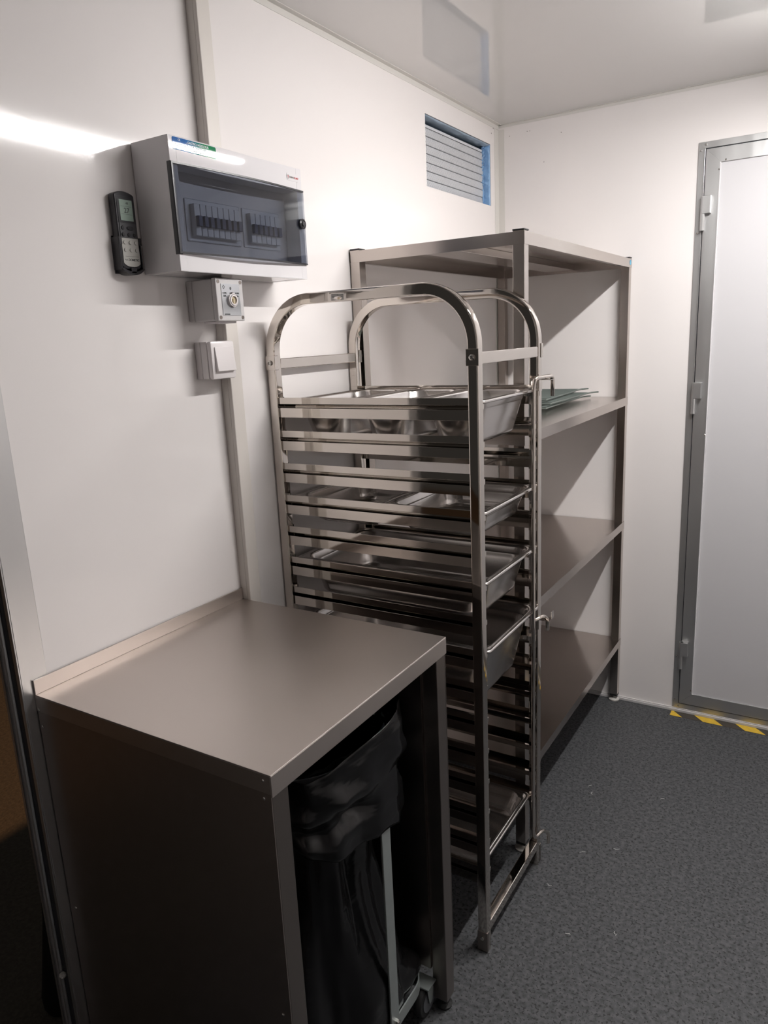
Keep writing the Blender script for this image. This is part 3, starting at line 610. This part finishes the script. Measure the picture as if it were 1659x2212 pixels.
# runners (stamped profile with an inward rib that carries the pans)
T0, PT = 1.3615, .0803
LEV = [T0-PT*i for i in range(15)]
def runner(side, zt):
    # outer sheet folded inward; cavity tapered on purpose so the groove renders dark
    pr = [(.0055, 0), (.0067, 0), (.0067, -.0145), (.0360, -.0145), (.0360, -.0265), (.0067, -.0265), (.0067, -.0480), (.0055, -.0480), (.0055, -.0253), (.0348, -.0253), (.0348, -.0235), (.0055, -.0157)]
    b = MB(); xa, xb = tx+q_-.001, tx+tL-q_+.0015
    pts = []
    for v, z in pr:
        y = ty+v if side < 0 else ty+tW-v
        pts.append((xa, y, zt+z))
    b.poly(pts, (xb-xa, 0, 0))
    # tongue beyond the front post
    for xx, xx2 in ((tx+tL-q_, tx+tL-.004), (tx+.004, tx+q_)):
        ya, yb = (ty+q_+.0005, ty+.036) if side < 0 else (ty+tW-.036, ty+tW-q_-.0005)
        b.box(xx, xx2, ya, yb, zt-.0265, zt-.0145)
        ya, yb = (ty+q_+.0003, ty+q_+.0015) if side < 0 else (ty+tW-q_-.0015, ty+tW-q_-.0003)
        b.box(xx, xx2, ya, yb, zt-.048, zt)
    return b
for zt_ in LEV:
    for sd_ in (-1, 1): runner(sd_, zt_).build('runner', M_ss, TR, bev=.0004)
# stop rod with hooks on the right far post
rx = tx+tL+.0075; ryd = ty+.298
def bend(pts, r=.010, n=5):
    out = [Vector(pts[0])]
    for a, p, c in zip(pts, pts[1:], pts[2:]):
        a, p, c = Vector(a), Vector(p), Vector(c); d1 = (a-p).normalized(); d2 = (c-p).normalized()
        rr = min(r, (a-p).length*.49, (c-p).length*.49); s_, e_ = p+d1*rr, p+d2*rr
        for i in range(n+1): t = i/n; out.append(s_*(1-t)**2+p*2*t*(1-t)+e_*t*t)
    out.append(Vector(pts[-1])); return out
b = MB(); b.tube(bend([(rx+.014, ryd+.096, 1.332), (rx+.014, ryd+.096, 1.381), (rx+.004, ryd, 1.381), (rx, ryd, 1.36), (rx, ryd, .150), (rx+.003, ryd+.005, .128), (rx+.010, ryd+.045, .128), (rx+.014, ryd+.084, .098), (rx+.014, ryd+.085, .064)], .014), .0052, 12)
b.build('stop_rod', M_ss, TR, smooth='all')
b = MB(); b.tube(bend([(rx, ryd+.002, .768), (rx+.009, ryd+.050, .766), (rx+.013, ryd+.070, .752), (rx+.013, ryd+.070, .720)], .010), .0052, 12); b.build('stop_rod_hook', M_ss, TR, smooth='all')
for zc in (1.376, .752):
    b = MB(); yc = ryd+.045
    b.box(tx+tL-.001, rx+.022, ty+tW-q_+.002, ty+tW+.004, zc-.003, zc-.0015); b.box(tx+tL-.002, tx+tL+.001, ty+tW-q_+.002, ty+tW-.002, zc-.030, zc-.0015, bev=.0004)
    if zc < 1: b.box(rx+.018, rx+.0192, ty+tW+.004, ty+tW+.022, zc-.006, zc+.014)
    b.build('rod_bracket', M_ss, TR)

# ------------------------------------------------------------------ gastronorm pans
def pan(Lx, Wy, depth, label, name='food_pan'):
    """rim outer size Lx (x) by Wy (y); origin at the rim's centre on its underside"""
    t = thing(name, label, 'food pan', (0, 0, 0), 'steel food pans in the trolley')
    def rr(ins, r, n=7): return rrect(-Lx/2+ins, Lx/2-ins, -Wy/2+ins, Wy/2-ins, max(r, .004), n)
    lv = [(.0007, .012, -.0042), (0, .012, -.0025), (.0003, .012, .0008), (.0018, .012, .0022), (.0045, .013, .0022), (.0062, .014, .0008), (.0078, .015, .0008), (.0092, .03, .0024), (.0128, .035, .0022), (.0142, .040, .0004), (.0158, .042, -.003), (.0175, .043, -.016), (.0195, .043, -.0185), (.0205, .043, -.021)]
    st_ = .0205; fl = .018; lean = .014*depth/.1
    for i in range(1, 5): f = i/4; lv.append((st_+lean*f, .043, -.021-(depth-fl-.021)*f))
    for i in range(1, 7): a = PI/2*i/6; lv.append((st_+lean+fl*(1-math.cos(a)), .043, -depth+fl*(1-math.sin(a))))
    bm = bmesh.new(); rings = [[bm.verts.new((p[0], p[1], z)) for p in rr(ins, r)] for ins, r, z in lv]; n = len(rings[0])
    for A, B_ in zip(rings, rings[1:]):
        for k in range(n): bm.faces.new((A[k], A[(k+1) % n], B_[(k+1) % n], B_[k]))
    bm.faces.new(rings[-1])
    split = 7
    o = MB(); o.bm.free(); o.bm = bm; oo = o.build('pan_body', M_ssp, t, smooth='all', local=True)
    sdm = oo.modifiers.new('s', 'SOLIDIFY'); sdm.thickness = .0008; sdm.offset = 0
    return t
def place(p, x, level, dz=.0045): p.location = (x, ty+tW/2, LEV[level]-.0145+dz); return p
front = tx+tL-.0015
pA = pan(.1755, .325, .10, 'deep third-size pan at the front of the topmost filled level')
place(pA, front-.088, 0)
for k, lab in ((1, 'middle third-size pan of the three on the topmost level'), (2, 'rearmost third-size pan on the topmost level, nearest the wall')):
    c = pA.copy(); C.objects.link(c)
    for chd in list(pA.children): d = chd.copy(); C.objects.link(d); d.parent = c
    c['label'] = lab; place(c, front-.088-.1768*k, 0)
pB = pan(.2640, .325, .065, 'front half-size pan on the second filled level of the trolley'); place(pB, front-.132, 3)
c = pB.copy(); C.objects.link(c)
for chd in list(pB.children): d = chd.copy(); C.objects.link(d); d.parent = c
c['label'] = 'rear half-size pan on the second filled level, beside the wall'; place(c, front-.132-.2655, 3)
place(pan(.530, .325, .10, 'full-size shallow pan on the third filled level, just above the table top'), front-.265, 5)
place(pan(.530, .325, .15, 'deepest full-size pan, in the middle of the trolley'), front-.265+.006, 7)
place(pan(.530, .325, .065, 'full-size shallow pan on the lowest runners near the floor'), front-.265-.018, 14)

# ------------------------------------------------------------------ lint on the floor
LN = [(.60, -.70), (.575, -.66), (.66, -.98), (.80, -.62), (.72, -1.30), (.82, -1.25), (.73, -.93), (.62, -1.16)]
for i, (x, y) in enumerate(LN):
    b = MB(); a = random.random()*6; b.tube([(x+.0028*k*math.cos(a)+.002*math.sin(k*1.7+i), y+.0028*k*math.sin(a)+.002*math.cos(k*1.3+i), .0008) for k in range(6)], .0006, 5)
    tag(b.build('lint_thread', M_lint), 'tiny pale curl of lint lying on the dark speckled floor', 'lint', 'bits of lint on the floor')

# ------------------------------------------------------------------ outside the opening
b = MB(); b.box(-9, -.06, -9, 6, -.62, -.60); tag(b.build('ground', M_ground), 'dark gravelly ground outside the opening', 'ground', kind='structure')
b = MB(); b.lathe([(.052, 0), (.060, .02), (.062, .06), (.056, .09), (.020, .34), (.015, .40)], (-.835, -1.745, -.60), 'Z', 24)
tag(b.build('bollard_foot', M_rubber, smooth=True), 'black tapered round foot standing on the dark ground outside', 'support foot')
